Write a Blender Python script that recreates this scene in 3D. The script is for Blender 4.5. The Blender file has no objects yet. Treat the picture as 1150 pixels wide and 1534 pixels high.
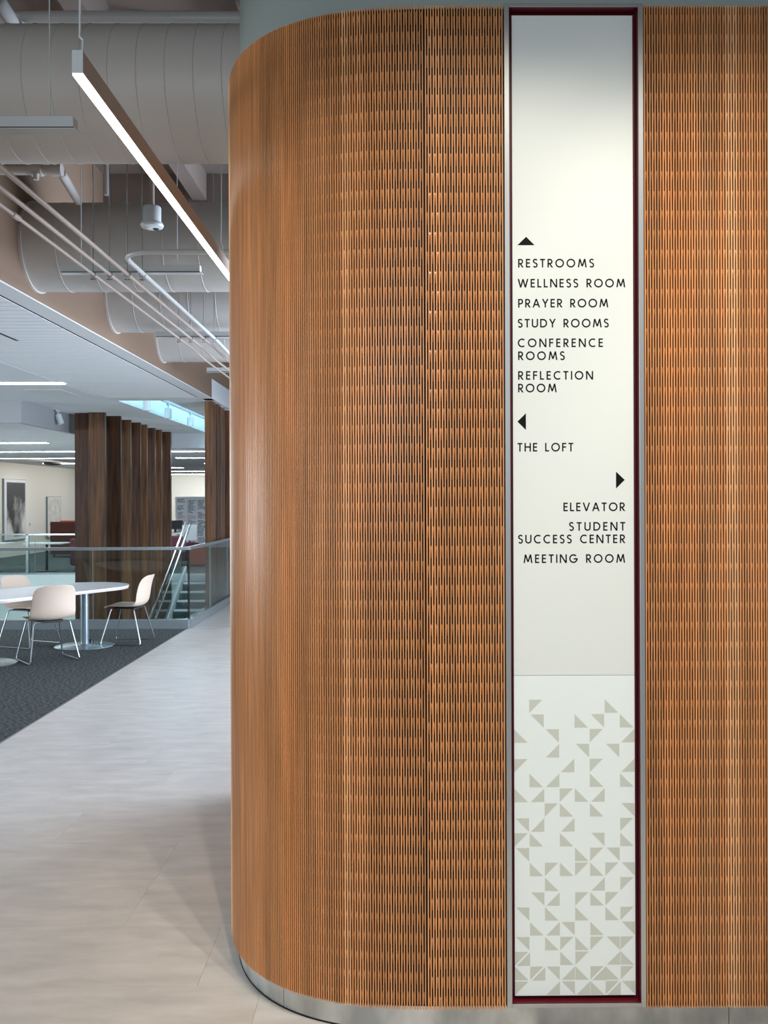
import bpy, bmesh, math, random
from mathutils import Vector, Matrix
random.seed(7)
PI = math.pi
SC = bpy.context.scene
COL = SC.collection

# ------------------------------------------------------------------ camera
FPX = 1400.0; EYE = 1.67
cd = bpy.data.cameras.new('camera'); cam = bpy.data.objects.new('camera', cd); COL.objects.link(cam)
cd.sensor_fit = 'HORIZONTAL'; cd.sensor_width = 36.0; cd.lens = 36.0*FPX/1150.0
YAW = math.radians(0.45); ROLL = math.radians(0.2)
cam.location = (0, 0, EYE)
cam.rotation_mode = 'QUATERNION'
cam.rotation_quaternion = (Matrix.Rotation(-YAW, 4, 'Z') @ Matrix.Rotation(PI/2, 4, 'X') @ Matrix.Rotation(-ROLL, 4, 'Z')).to_quaternion()
cd.shift_x = -29/1150.0; cd.shift_y = -17/1150.0
cd.clip_end = 200
SC.camera = cam

# ------------------------------------------------------------------ world, lamps, exposure
w = bpy.data.worlds.new('daylight'); SC.world = w; w.use_nodes = True
bg = w.node_tree.nodes['Background']; bg.inputs[0].default_value = (0.74, 0.87, 1.0, 1); bg.inputs[1].default_value = 0.28
SC.view_settings.view_transform = 'Standard'; SC.view_settings.look = 'None'
SC.view_settings.gamma = 1.0; SC.view_settings.use_curve_mapping = False
SC.view_settings.exposure = 0.0

def spot(name, loc, aim, power, ang, blend, col, rad=0.03):
    l = bpy.data.lights.new(name, 'SPOT'); l.energy = power; l.spot_size = math.radians(ang); l.spot_blend = blend
    l.color = col; l.shadow_soft_size = rad
    o = bpy.data.objects.new(name, l); COL.objects.link(o); o.location = loc
    d = Vector(aim)-Vector(loc); o.rotation_euler = d.to_track_quat('-Z', 'Y').to_euler(); return o
def area(name, loc, aim, sx, sy, power, col):
    l = bpy.data.lights.new(name, 'AREA'); l.shape = 'RECTANGLE'; l.size = sx; l.size_y = sy; l.energy = power; l.color = col
    o = bpy.data.objects.new(name, l); COL.objects.link(o); o.location = loc
    d = Vector(aim)-Vector(loc); o.rotation_euler = d.to_track_quat('-Z', 'Y').to_euler(); return o
WARM = (1.0, 0.90, 0.76)
for x, p in ((0.16, 1.05), (0.76, 0.9), (1.30, 1.1), (1.90, 1.0)):
    spot('wall_washer', (x, 0.80, 4.62), (x, 2.90, 0.50), 190*p, 57, 0.42, WARM, 0.05)
for x in (0.1, 1.5, 2.9):
    spot('low_wall_fill', (x, -2.2, 4.3), (x, 2.9, 0.3), 44, 50, 1.0, (0.90, 0.96, 1.0), 0.08)  # second row of spots, added as fill for the lower wall
# unseen fill lights, added: behind the camera, at the left end of the hall, and down the hall past the curved wall
area('rear_fill', (-3.5, -5.5, 1.5), (0.3, 3.0, 1.0), 5.0, 2.4, 90, (0.80, 0.92, 1.0))  # added to even out the light on the wall front
area('high_rear_fill', (-1.5, -3.5, 2.9), (-1.8, 8.0, 3.9), 3.0, 0.9, 100, (0.92, 0.95, 1.0))  # added to light ducts, deck and bulkhead from the front
area('left_fill', (-13.4, 8.0, 1.5), (-3.0, 8.0, 1.3), 7.0, 2.2, 760, (0.86, 0.94, 1.0))  # added to brighten the left interior
area('right_hall_fill', (3.9, 9.0, 1.6), (-2.0, 8.0, 0.6), 4.5, 2.6, 1100, (0.72, 0.82, 1.0))  # added behind the curved wall for the bluish floor light
area('lower_level_fill', (-8.0, 16.0, -2.8), (-7.0, 23.0, -2.0), 5.0, 1.2, 260, (0.8, 0.95, 1.0))  # unseen light added to brighten the lower level wall
area('artwork_fill', (-10.0, 30.0, 2.80), (-11.8, 30.0, 1.7), 9.0, 0.25, 60, (1.0, 0.96, 0.88))  # unseen fill added to brighten the artwork wall
area('far_wall_fill', (-7.0, 40.6, 2.80), (-7.0, 43.0, 1.9), 8.0, 0.25, 110, (1.0, 0.98, 0.93))  # extra fill for the far wall, no such fixture modelled
area('stairwell_fill', (-3.9, 15.5, -2.6), (-3.9, 20.0, -0.6), 1.5, 0.8, 90, (0.85, 0.95, 1.0))  # unseen fill added to lift the stairs

# ------------------------------------------------------------------ materials
def lin(h):
    r = [int(h[i:i+2], 16)/255 for i in (0, 2, 4)]
    return tuple((c/12.92 if c <= 0.04045 else ((c+0.055)/1.055)**2.4) for c in r)+(1,)
def mat(name, hexc, rough=0.5, metal=0.0, emis=None, estr=0.0, spec=None):
    m = bpy.data.materials.new(name); m.use_nodes = True
    b = m.node_tree.nodes['Principled BSDF']
    b.inputs['Base Color'].default_value = lin(hexc); b.inputs['Roughness'].default_value = rough; b.inputs['Metallic'].default_value = metal
    if spec is not None: b.inputs['Specular IOR Level'].default_value = spec
    if emis: b.inputs['Emission Color'].default_value = lin(emis); b.inputs['Emission Strength'].default_value = estr
    return m
def N(m, t, **kw):
    n = m.node_tree.nodes.new(t)
    for k, v in kw.items(): setattr(n, k, v)
    return n
def L(m, a, b): m.node_tree.links.new(a, b)
def noise_mix(m, hexa, hexb, scale, stretch=(1, 1, 1), detail=4, bump=0.0, lo=0.35, hi=0.65, rough=None):
    b = m.node_tree.nodes['Principled BSDF']
    tc = N(m, 'ShaderNodeTexCoord'); mp = N(m, 'ShaderNodeMapping'); mp.inputs['Scale'].default_value = stretch
    L(m, tc.outputs['Object'], mp.inputs[0])
    nz = N(m, 'ShaderNodeTexNoise'); nz.inputs['Scale'].default_value = scale; nz.inputs['Detail'].default_value = detail
    L(m, mp.outputs[0], nz.inputs['Vector'])
    r = N(m, 'ShaderNodeValToRGB'); r.color_ramp.elements[0].position = lo; r.color_ramp.elements[1].position = hi
    r.color_ramp.elements[0].color = lin(hexa); r.color_ramp.elements[1].color = lin(hexb)
    L(m, nz.outputs['Fac'], r.inputs[0]); L(m, r.outputs[0], b.inputs['Base Color'])
    if bump:
        bp = N(m, 'ShaderNodeBump'); bp.inputs['Strength'].default_value = bump; bp.inputs['Distance'].default_value = 0.002
        L(m, nz.outputs['Fac'], bp.inputs['Height']); L(m, bp.outputs[0], b.inputs['Normal'])
    if rough:
        mr = N(m, 'ShaderNodeMapRange'); mr.inputs[3].default_value = rough[0]; mr.inputs[4].default_value = rough[1]
        L(m, nz.outputs['Fac'], mr.inputs[0]); L(m, mr.outputs[0], b.inputs['Roughness'])
    return m, r

M = {}
# slatted timber: tint attribute per slat x fine vertical grain
m = mat('slat_timber', 'b07a48', 0.33, spec=0.6); M['slat'] = m
b = m.node_tree.nodes['Principled BSDF']
at = N(m, 'ShaderNodeAttribute'); at.attribute_name = 'tint'
tc = N(m, 'ShaderNodeTexCoord'); mp = N(m, 'ShaderNodeMapping'); mp.inputs['Scale'].default_value = (60, 60, 2.2)
nz = N(m, 'ShaderNodeTexNoise'); nz.inputs['Scale'].default_value = 1.0; nz.inputs['Detail'].default_value = 4
L(m, tc.outputs['Object'], mp.inputs[0]); L(m, mp.outputs[0], nz.inputs['Vector'])
mr = N(m, 'ShaderNodeMapRange'); mr.inputs[3].default_value = 0.78; mr.inputs[4].default_value = 1.2
mr.inputs[1].default_value = 0.3; mr.inputs[2].default_value = 0.7
vm = N(m, 'ShaderNodeVectorMath', operation='SCALE')
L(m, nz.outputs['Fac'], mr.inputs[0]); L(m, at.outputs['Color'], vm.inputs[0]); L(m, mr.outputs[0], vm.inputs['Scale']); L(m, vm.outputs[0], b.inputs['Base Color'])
rr_ = N(m, 'ShaderNodeMapRange'); rr_.inputs[1].default_value = 0.43; rr_.inputs[2].default_value = 0.47; rr_.inputs[3].default_value = 0.85; rr_.inputs[4].default_value = 0.31   # raw saw cuts are dull, faces lacquered
sp_ = N(m, 'ShaderNodeMapRange'); sp_.inputs[1].default_value = 0.43; sp_.inputs[2].default_value = 0.47; sp_.inputs[3].default_value = 0.12; sp_.inputs[4].default_value = 0.6
sep = N(m, 'ShaderNodeSeparateColor'); L(m, at.outputs['Color'], sep.inputs[0])
L(m, sep.outputs[0], rr_.inputs[0]); L(m, rr_.outputs[0], b.inputs['Roughness']); L(m, sep.outputs[0], sp_.inputs[0]); L(m, sp_.outputs[0], b.inputs['Specular IOR Level'])
M['backing'] = mat('black_felt_backing', '0c0807', 0.95)
M['core'] = mat('grey_green_paint', '8d9793', 0.7)
# brushed metal kick plate with smudges
m = mat('brushed_aluminium_kick', 'a9adab', 0.32, 0.85); noise_mix(m, 'a4aaaa', 'e2e5e4', 6, (1, 1, 0.6), 5, rough=(0.22, 0.42)); M['kick'] = m
M['alu'] = mat('satin_aluminium', 'b4b8b9', 0.33, 0.8)
M['red'] = mat('dark_red_liner', '560918', 0.4)
M['sign'] = mat('white_sign_panel', 'd0d6d3', 0.45)
M['sign2'] = mat('white_lower_panel', 'd8e1e0', 0.45)
M['ink'] = mat('black_vinyl', '090b0c', 0.7, spec=0.15)
M['tri'] = mat('grey_green_print', 'babfb5', 0.45)
# LVT tiles
m = mat('concrete_look_tile', 'aaa59f', 0.33); M['tile'] = m
b = m.node_tree.nodes['Principled BSDF']
tc = N(m, 'ShaderNodeNewGeometry'); mp = N(m, 'ShaderNodeMapping'); mp.inputs['Scale'].default_value = (1.0, 3.2, 1)
L(m, tc.outputs['Position'], mp.inputs[0])
oi = N(m, 'ShaderNodeObjectInfo'); va = N(m, 'ShaderNodeVectorMath', operation='ADD'); vs = N(m, 'ShaderNodeVectorMath', operation='SCALE')
cv = N(m, 'ShaderNodeCombineXYZ'); L(m, oi.outputs['Random'], cv.inputs[0]); L(m, oi.outputs['Random'], cv.inputs[1])
L(m, cv.outputs[0], vs.inputs[0]); vs.inputs['Scale'].default_value = 7.0
L(m, mp.outputs[0], va.inputs[0]); L(m, vs.outputs[0], va.inputs[1])
nz = N(m, 'ShaderNodeTexNoise'); nz.inputs['Scale'].default_value = 3.0; nz.inputs['Detail'].default_value = 7; nz.inputs['Roughness'].default_value = 0.62
L(m, va.outputs[0], nz.inputs['Vector'])
r = N(m, 'ShaderNodeValToRGB'); r.color_ramp.elements[0].position = 0.3; r.color_ramp.elements[1].position = 0.72
r.color_ramp.elements[0].color = lin('c2bdb7'); r.color_ramp.elements[1].color = lin('dfd9d2')
L(m, nz.outputs['Fac'], r.inputs[0]); L(m, r.outputs[0], b.inputs['Base Color'])
mr = N(m, 'ShaderNodeMapRange'); mr.inputs[3].default_value = 0.30; mr.inputs[4].default_value = 0.46
L(m, nz.outputs['Fac'], mr.inputs[0]); L(m, mr.outputs[0], b.inputs['Roughness'])
M['joint'] = mat('tile_joint', '8a8680', 0.6)
m = mat('charcoal_carpet', '3a3f40', 0.95, spec=0.1); noise_mix(m, '262b2c', '8a908e', 34, (1.0, 3.4, 1), 6, bump=0.4, lo=0.40, hi=0.78); M['carpet'] = m
m = mat('far_carpet', '3d4547', 0.9); noise_mix(m, '343c3e', '5d6767', 12, (1, 2.4, 1), 4); M['carpet2'] = m
M['soffit'] = mat('soffit_shaded_grey', '97999c', 0.7)  # soffit faces greyed in colour to stand in for shade
M['white'] = mat('white_paint', 'd4d8da', 0.6)
M['ceilwhite'] = mat('ceiling_white', 'c9ced1', 0.7)
M['plank'] = mat('acoustic_plank', 'd6dadb', 0.65)
M['trimgrey'] = mat('ceiling_border', 'c6c9c9', 0.6)
M['slot'] = mat('slot_diffuser_black', '151413', 0.9)
M['peach'] = mat('bulkhead_paint', '7b6654', 0.75)
M['deck'] = mat('painted_deck', '776b62', 0.8)
M['duct'] = mat('painted_duct', 'c0bdb8', 0.5)
M['pipe'] = mat('painted_pipe', 'a09288', 0.45)
M['pipew'] = mat('pale_pipe', 'b2b3b1', 0.45)
M['fixture'] = mat('fixture_white', 'c5cdd0', 0.4)
M['fixtan'] = mat('fixture_body', 'b7aaa0', 0.45)
M['lamp'] = mat('lit_lens', 'ffffff', 0.5, emis='fff4e4', estr=9)
M['lampfar'] = mat('lit_far_lens', 'ffffff', 0.5, emis='f3f7ff', estr=26)
M['lampoff'] = mat('unlit_lens', 'b9bcbb', 0.5)
M['sky'] = mat('skylight_pane', 'bfe4f5', 0.5, emis='a8dcf4', estr=6.0)
m = mat('walnut', '553a28', 0.38); noise_mix(m, '22120a', '5c3820', 2.2, (7, 7, 0.55), 6, lo=0.3, hi=0.72); M['walnut'] = m
m = mat('walnut_light', '6a4b36', 0.38); noise_mix(m, '3a2212', '76502f', 2.2, (7, 7, 0.55), 6, lo=0.3, hi=0.72); M['walnut2'] = m
M['wallcream'] = mat('cream_wall', 'dcd9cf', 0.75)
M['wallwhite'] = mat('bright_wall', 'e9e8e0', 0.75)
M['lower'] = mat('lower_level_wall', 'e4eef0', 0.7)
M['shell'] = mat('cream_chair_shell', 'cdbba8', 0.5)
M['chrome'] = mat('chrome', '9fa4a6', 0.3, 1.0)
M['table'] = mat('table_top_white', 'e6eaec', 0.28)
M['edge'] = mat('table_edge', 'b9aea6', 0.4)
M['post'] = mat('grey_table_post', '7f8c92', 0.3, 0.6)
M['blk'] = mat('black_plastic', '17181a', 0.4)
M['rust'] = mat('rust_fabric', '9c4424', 0.8)
M['brownf'] = mat('brown_fabric', '4a2318', 0.85)
M['maroon'] = mat('maroon_fabric', '6a3442', 0.85)
M['stair'] = mat('stair_tread_carpet', '5c6868', 0.8)
M['nosing'] = mat('stair_nosing', 'c3cccc', 0.5)
M['steel'] = mat('stainless', 'c4cbcd', 0.2, 0.9)
m = mat('photo_print', '555555', 0.5); noise_mix(m, '141816', 'c9c9c6', 1.1, (1, 1, 0.8), 5, lo=0.45, hi=0.62); M['photo'] = m
m = mat('pale_print', 'c9c8bf', 0.5); noise_mix(m, 'b9b8ae', 'd8d7cf', 5, (1, 1, 1), 4); M['pale'] = m
M['board'] = mat('whiteboard_grey', 'cdd9de', 0.4)
M['scribble'] = mat('marker_ink', '4a565c', 0.6)
M['pink'] = mat('pink_marker', 'c08aa0', 0.6)
# glass: thin sheet, reflects and passes light
def glass(name, tint, refl=0.0):
    m = bpy.data.materials.new(name); m.use_nodes = True; nt = m.node_tree; nt.nodes.clear()
    o = N(m, 'ShaderNodeOutputMaterial'); t = N(m, 'ShaderNodeBsdfTransparent'); t.inputs[0].default_value = lin(tint)
    g = N(m, 'ShaderNodeBsdfGlossy'); g.inputs['Roughness'].default_value = 0.02
    f = N(m, 'ShaderNodeFresnel'); ge = N(m, 'ShaderNodeNewGeometry'); mr = N(m, 'ShaderNodeMapRange'); mr.inputs[3].default_value = 1.45; mr.inputs[4].default_value = 1/1.45
    L(m, ge.outputs['Backfacing'], mr.inputs[0]); L(m, mr.outputs[0], f.inputs[0])
    mx = N(m, 'ShaderNodeMixShader'); L(m, f.outputs[0], mx.inputs[0]); L(m, t.outputs[0], mx.inputs[1]); L(m, g.outputs[0], mx.inputs[2]); L(m, mx.outputs[0], o.inputs[0])
    return m
M['glass'] = glass('railing_glass', 'f0f7f6')
M['glassedge'] = mat('glass_edge', '27403c', 0.2)

# ------------------------------------------------------------------ mesh helpers
class MB:
    def __init__(s): s.v = []; s.f = []; s.c = None
    def quad(s, a, b, c, d):
        i = len(s.v); s.v += [a, b, c, d]; s.f.append((i, i+1, i+2, i+3))
    def box(s, x0, x1, y0, y1, z0, z1, mtx=None):
        i = len(s.v)
        P = [(x0,y0,z0),(x1,y0,z0),(x1,y1,z0),(x0,y1,z0),(x0,y0,z1),(x1,y0,z1),(x1,y1,z1),(x0,y1,z1)]
        if mtx: P = [tuple(mtx @ Vector(p)) for p in P]
        s.v += P
        for f in ((0,3,2,1),(4,5,6,7),(0,1,5,4),(1,2,6,5),(2,3,7,6),(3,0,4,7)): s.f.append(tuple(i+k for k in f))
        return s
    def tube(s, pts, r, n=10, caps=True, fillet=0.0, closed=False):
        pts = [Vector(p) for p in pts]
        if fillet > 0:
            q = [pts[0]]
            for k in range(1, len(pts)-1):
                a, b, c = pts[k-1], pts[k], pts[k+1]
                f = min(fillet, (a-b).length*0.49, (c-b).length*0.49)
                p0 = b+(a-b).normalized()*f; p1 = b+(c-b).normalized()*f
                for t in (0, .2, .4, .6, .8, 1): q.append(p0*(1-t)**2+b*2*t*(1-t)+p1*t*t)
            q.append(pts[-1]); pts = q
        up = None; rings = []
        for k, p in enumerate(pts):
            if k == 0: d = pts[1]-p
            elif k == len(pts)-1: d = p-pts[k-1]
            else: d = (pts[k+1]-p).normalized()+(p-pts[k-1]).normalized()
            d.normalize()
            if up is None:
                up = Vector((0,0,1)) if abs(d.z) < 0.9 else Vector((1,0,0))
            a = d.cross(up)
            if a.length < 1e-5: a = d.cross(Vector((0,1,0)))
            a.normalize(); bb = a.cross(d).normalized(); up = bb
            i = len(s.v); rings.append(i)
            for j in range(n):
                t = 2*PI*j/n; s.v.append(tuple(p+a*math.cos(t)*r+bb*math.sin(t)*r))
        for k in range(len(rings)-1):
            for j in range(n):
                s.f.append((rings[k]+j, rings[k]+(j+1)%n, rings[k+1]+(j+1)%n, rings[k+1]+j))
        if caps:
            s.f.append(tuple(rings[0]+j for j in range(n))[::-1]); s.f.append(tuple(rings[-1]+j for j in range(n)))
        return s
    def lathe(s, prof, cx=0, cy=0, n=24):      # prof: list of (r, z)
        rings = []
        for r, z in prof:
            rings.append(len(s.v))
            for j in range(n): t = 2*PI*j/n; s.v.append((cx+r*math.cos(t), cy+r*math.sin(t), z))
        for k in range(len(rings)-1):
            for j in range(n): s.f.append((rings[k]+j, rings[k]+(j+1)%n, rings[k+1]+(j+1)%n, rings[k+1]+j))
        s.f.append(tuple(rings[0]+j for j in range(n))[::-1]); s.f.append(tuple(rings[-1]+j for j in range(n)))
        return s
    def prism(s, poly, z0, z1):
        i = len(s.v); n = len(poly)
        s.v += [(x, y, z0) for x, y in poly]+[(x, y, z1) for x, y in poly]
        s.f.append(tuple(range(i, i+n))[::-1]); s.f.append(tuple(range(i+n, i+2*n)))
        for j in range(n): s.f.append((i+j, i+(j+1)%n, i+n+(j+1)%n, i+n+j))
        return s
    def build(s, name, m, parent=None, smooth=False, bevel=0.0, fix=True, angle=35):
        me = bpy.data.meshes.new(name); me.from_pydata(s.v, [], s.f)
        if fix:
            bm = bmesh.new(); bm.from_mesh(me); bmesh.ops.recalc_face_normals(bm, faces=bm.faces); bm.to_mesh(me); bm.free()
        me.materials.append(m)
        o = bpy.data.objects.new(name, me); COL.objects.link(o)
        if parent is not None: o.parent = parent
        if smooth:
            me.shade_smooth()
            me.set_sharp_from_angle(angle=math.radians(angle))
        if bevel:
            md = o.modifiers.new('bevel', 'BEVEL'); md.width = bevel; md.segments = 2; md.limit_method = 'ANGLE'; md.angle_limit = math.radians(40)
        return o
def thing(name, label, cat, loc=(0,0,0), rz=0, group=None):
    o = bpy.data.objects.new(name, None); COL.objects.link(o); o.location = loc; o.rotation_euler = (0,0,rz)
    o.empty_display_size = 0.1
    return tag(o, label, cat, group)
def tag(o, label, cat, group=None):
    o['label'] = label; o['category'] = cat
    if group: o['group'] = group
    return o
def struct(name, mb, m, parent=None, **k):
    o = mb.build(name, m, parent, **k)
    if parent is None: o['kind'] = 'structure'
    return o
def sempty(name, loc=(0,0,0)):
    o = bpy.data.objects.new(name, None); COL.objects.link(o); o.location = loc; o['kind'] = 'structure'; return o
def stuff(o): o['kind'] = 'stuff'; return o
def copy_tree(o, parent=None):
    c = o.copy(); COL.objects.link(c)
    if parent is not None: c.parent = parent
    for ch in list(o.children): copy_tree(ch, c)
    return c
def PX(x, y, Y): return ((x-593)*Y/FPX, Y, EYE-(y-750)*Y/FPX)      # design aid: photo pixel at depth Y -> point

# ================================================================== curved wall path
YW = 2.908; SUN, SUA, SUB, SUX = 2.6, 0.80, 0.90, 0.16
raw = [(3.4-0.002*i, YW) for i in range(int((3.4-SUX)/0.002))]
for i in range(0, 1200):
    t = (PI/2)*i/1199
    sx = math.sin(t)**(2/SUN); cy = math.cos(t)**(2/SUN)
    raw.append((SUX-SUA*sx, YW+SUB*(1-cy)))
for i in range(1, 900): raw.append((SUX-SUA, YW+SUB+0.002*i))
SEAMX = 0.0914
acc = [0.0]
for i in range(1, len(raw)): acc.append(acc[-1]+math.hypot(raw[i][0]-raw[i-1][0], raw[i][1]-raw[i-1][1]))
s0 = 3.4-SEAMX
def path(s, off=0.0):            # s > 0 runs left/away from the seam, s < 0 right of it; off > 0 towards the room
    a = min(max(s+s0, acc[0]), acc[-1]-1e-4)
    import bisect
    k = min(max(bisect.bisect_right(acc, a)-1, 0), len(raw)-2)
    f = (a-acc[k])/max(acc[k+1]-acc[k], 1e-9)
    x = raw[k][0]*(1-f)+raw[k+1][0]*f; y = raw[k][1]*(1-f)+raw[k+1][1]*f
    k0 = max(k-12, 0); k1 = min(k+13, len(raw)-1)
    tx = raw[k1][0]-raw[k0][0]; ty = raw[k1][1]-raw[k0][1]; l = math.hypot(tx, ty)
    nx, ny = ty/l, -tx/l     # left of travel -> outward
    if ny > 0 and abs(nx) < 0.5: nx, ny = -nx, -ny
    return (x-abs(nx)*off, y+min(ny, 0)*off*1.0 if abs(ny) > 0 else y) if False else (x+_o(nx, ny)[0]*off, y+_o(nx, ny)[1]*off)
def _o(nx, ny):
    # outward means towards -Y on the flat and -X on the side
    return (nx, ny) if (nx+ny) < 0 else (-nx, -ny)
ZB, ZT = 0.085, 3.211
PITCH = 0.00820; SW = 0.0038; DEPTH = 0.016
PER = 0.1226
def wood_tint(s):
    base = Vector((0.49, 0.225, 0.083))
    return base
def tint_series(n, seed):
    rnd = random.Random(seed); out = []; cur = 1.0; hue = 0.0; k = 0
    while len(out) < n:
        run = rnd.randint(2, 9); v = rnd.gauss(1.0, 0.075); h = rnd.gauss(0, 0.03)
        if rnd.random() < 0.07: v *= 1.35; h = -0.14; run = rnd.randint(1, 4)
        for _ in range(run):
            out.append((max(0.86, min(1.75, v*rnd.gauss(1, 0.05))), h+rnd.gauss(0, 0.012)))
    return out[:n]
def slat_panel(sa, sb, phase, seed, parent, pale=()):
    """flexible timber panel between arc positions sa < sb: slats, kerfs and the bridges left between kerfs"""
    V = []; F = []; C = []
    n = int(round((sb-sa)/PITCH)); p = (sb-sa)/n
    ser = tint_series(n+1, seed)
    z_h = [ZB, ZB+1.05, ZB+2.1, ZT]
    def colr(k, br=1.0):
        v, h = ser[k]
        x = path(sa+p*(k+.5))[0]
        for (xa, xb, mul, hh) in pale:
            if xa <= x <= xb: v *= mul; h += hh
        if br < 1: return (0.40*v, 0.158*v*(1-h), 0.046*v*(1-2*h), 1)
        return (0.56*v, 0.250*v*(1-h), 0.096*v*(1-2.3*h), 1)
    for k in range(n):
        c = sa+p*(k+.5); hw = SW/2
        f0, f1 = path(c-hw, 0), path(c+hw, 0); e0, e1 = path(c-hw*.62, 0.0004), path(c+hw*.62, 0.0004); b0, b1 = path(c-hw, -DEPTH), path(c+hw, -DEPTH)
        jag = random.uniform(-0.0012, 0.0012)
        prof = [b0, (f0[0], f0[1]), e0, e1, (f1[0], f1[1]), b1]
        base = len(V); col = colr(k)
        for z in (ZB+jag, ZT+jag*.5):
            for qi, q in enumerate(prof): V.append((q[0], q[1], z)); C.append(col if 0 < qi < 5 else tuple(v*.20 for v in colr(k, 0.5)[:3])+(1,))   # saw-cut flanks, darkened at the back to paint shade into the gaps
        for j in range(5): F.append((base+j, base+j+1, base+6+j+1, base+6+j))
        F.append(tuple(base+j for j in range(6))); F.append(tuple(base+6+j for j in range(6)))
        # bridges in the kerf on the far side of this slat
        if k < n-1:
            g0 = c+hw-0.0003; g1 = c+p-hw+0.0003
            off = phase+(PER/2 if k % 2 else 0)
            col2 = colr(k, 0.55)      # saw-cut kerf surface, more orange than the slat, with recess shade painted in
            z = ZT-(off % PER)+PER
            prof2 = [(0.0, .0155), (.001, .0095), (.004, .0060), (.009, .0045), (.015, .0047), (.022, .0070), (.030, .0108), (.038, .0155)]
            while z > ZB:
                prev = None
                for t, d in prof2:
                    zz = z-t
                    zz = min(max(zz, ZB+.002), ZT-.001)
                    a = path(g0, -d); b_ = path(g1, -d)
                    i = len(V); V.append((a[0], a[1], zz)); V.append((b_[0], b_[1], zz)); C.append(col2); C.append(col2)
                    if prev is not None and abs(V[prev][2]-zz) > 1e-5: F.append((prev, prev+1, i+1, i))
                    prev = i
                z -= PER
    me = bpy.data.meshes.new('slatted_panel'); me.from_pydata(V, [], F)
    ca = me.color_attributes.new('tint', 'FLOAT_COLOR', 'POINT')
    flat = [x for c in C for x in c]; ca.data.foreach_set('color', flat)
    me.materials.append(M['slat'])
    o = bpy.data.objects.new('slatted_panel', me); COL.objects.link(o); o.parent = parent
    return stuff(o)
def ribbon(sa, sb, off, z0, z1, name, m, parent=None, step=0.02, thick=0.01, closed_top=True):
    mb = MB(); n = max(2, int(abs(sb-sa)/step)); A = []
    for i in range(n+1):
        s = sa+(sb-sa)*i/n; a = path(s, off); c = path(s, off-thick)
        j = len(mb.v); mb.v += [(a[0], a[1], z0), (a[0], a[1], z1), (c[0], c[1], z1), (c[0], c[1], z0)]; A.append(j)
    for i in range(n):
        a, b2 = A[i], A[i+1]
        for q in range(4): mb.f.append((a+q, a+(q+1)%4, b2+(q+1)%4, b2+q))
    mb.f.append(tuple(A[0]+q for q in range(4))); mb.f.append(tuple(A[-1]+q for q in range(4)))
    return mb.build(name, m, parent, smooth=True, angle=30)

SX0, SX1 = 0.3405, 0.7735         # sign frame outer edges
S_SIGNL = SEAMX-SX0; S_SIGNR = SEAMX-SX1; S_END = 3.05; S_RIGHT = SEAMX-2.25
wall = ribbon(S_END, S_RIGHT, -0.042, 0.0, 4.75, 'wall_right', M['core'], thick=0.05); wall['kind'] = 'structure'
ribbon(S_END, S_SIGNL, -0.0165, ZB+.002, ZT-.002, 'felt_backing', M['backing'], wall, thick=0.024)
ribbon(S_SIGNR, S_RIGHT, -0.0165, ZB+.002, ZT-.002, 'felt_backing', M['backing'], wall, thick=0.024)
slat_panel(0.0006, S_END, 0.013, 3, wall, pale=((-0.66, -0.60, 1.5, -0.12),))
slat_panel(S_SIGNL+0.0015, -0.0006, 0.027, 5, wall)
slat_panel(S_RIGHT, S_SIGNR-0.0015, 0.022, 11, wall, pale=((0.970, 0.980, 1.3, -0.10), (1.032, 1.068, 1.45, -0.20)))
ribbon(0.0004, -0.0004, -0.0030, ZB, ZT, 'seam_strip', M['backing'], wall, thick=0.004)
# kick plate in three lengths
for a, b2 in ((S_END, 0.52), (0.518, -0.95), (-0.952, S_RIGHT)):
    ribbon(a, b2, -0.028, 0.004, ZB+.004, 'kick_plate', M['kick'], wall, thick=0.010)
ribbon(S_END, S_RIGHT, -0.0265, 0.0, 0.0045, 'kick_gap_seal', M['backing'], wall, thick=0.02)

# ================================================================== directory sign
SZ0, SZ1 = 0.0905, 3.2145
sign = thing('directory_sign', 'tall white wayfinding sign with black lettering in a red-lined aluminium frame', 'sign', ((SX0+SX1)/2, YW, SZ0))
SO = Vector(sign.location)
def sg(mb):  # world coordinates -> sign local
    mb.v = [(x-SO.x, y-SO.y, z-SO.z) for x, y, z in mb.v]; return mb
FW = 0.0155; YF = YW-0.006; YB = YW+0.040
sg(MB().box(SX0, SX0+FW, YF, YB, SZ0, SZ1)).build('frame_stile', M['alu'], sign, bevel=0.001)
sg(MB().box(SX1-FW, SX1, YF, YB, SZ0, SZ1)).build('frame_stile', M['alu'], sign, bevel=0.001)
sg(MB().box(SX0+FW, SX1-FW, YF, YB, SZ0, SZ0+0.0125)).build('frame_rail', M['alu'], sign, bevel=0.001)
sg(MB().box(SX0+FW, SX1-FW, YF, YB, SZ1-0.0105, SZ1)).build('frame_rail', M['alu'], sign, bevel=0.001)
mb = MB(); lx0, lx1, lz0, lz1 = SX0+FW, SX1-FW, SZ0+0.0125, SZ1-0.0105; t = 0.0015
mb.box(lx0, lx0+t, YF+.003, YB, lz0, lz1); mb.box(lx1-t, lx1, YF+.003, YB, lz0, lz1)
mb.box(lx0+t, lx1-t, YF+.003, YB, lz0, lz0+t); mb.box(lx0+t, lx1-t, YF+.003, YB, lz1-t, lz1)
mb.box(lx0+t, lx1-t, YB-.002, YB, lz0+t, lz1-t)
lo = sg(mb).build('red_liner', M['red'], sign); lo['label'] = 'dark red liner around the white panels'
PY = YW+0.020                     # front of white panels
px0, px1, pz0, pz1 = lx0+0.0115, lx1-0.0115, lz0+0.0125, lz1-0.0135
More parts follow.
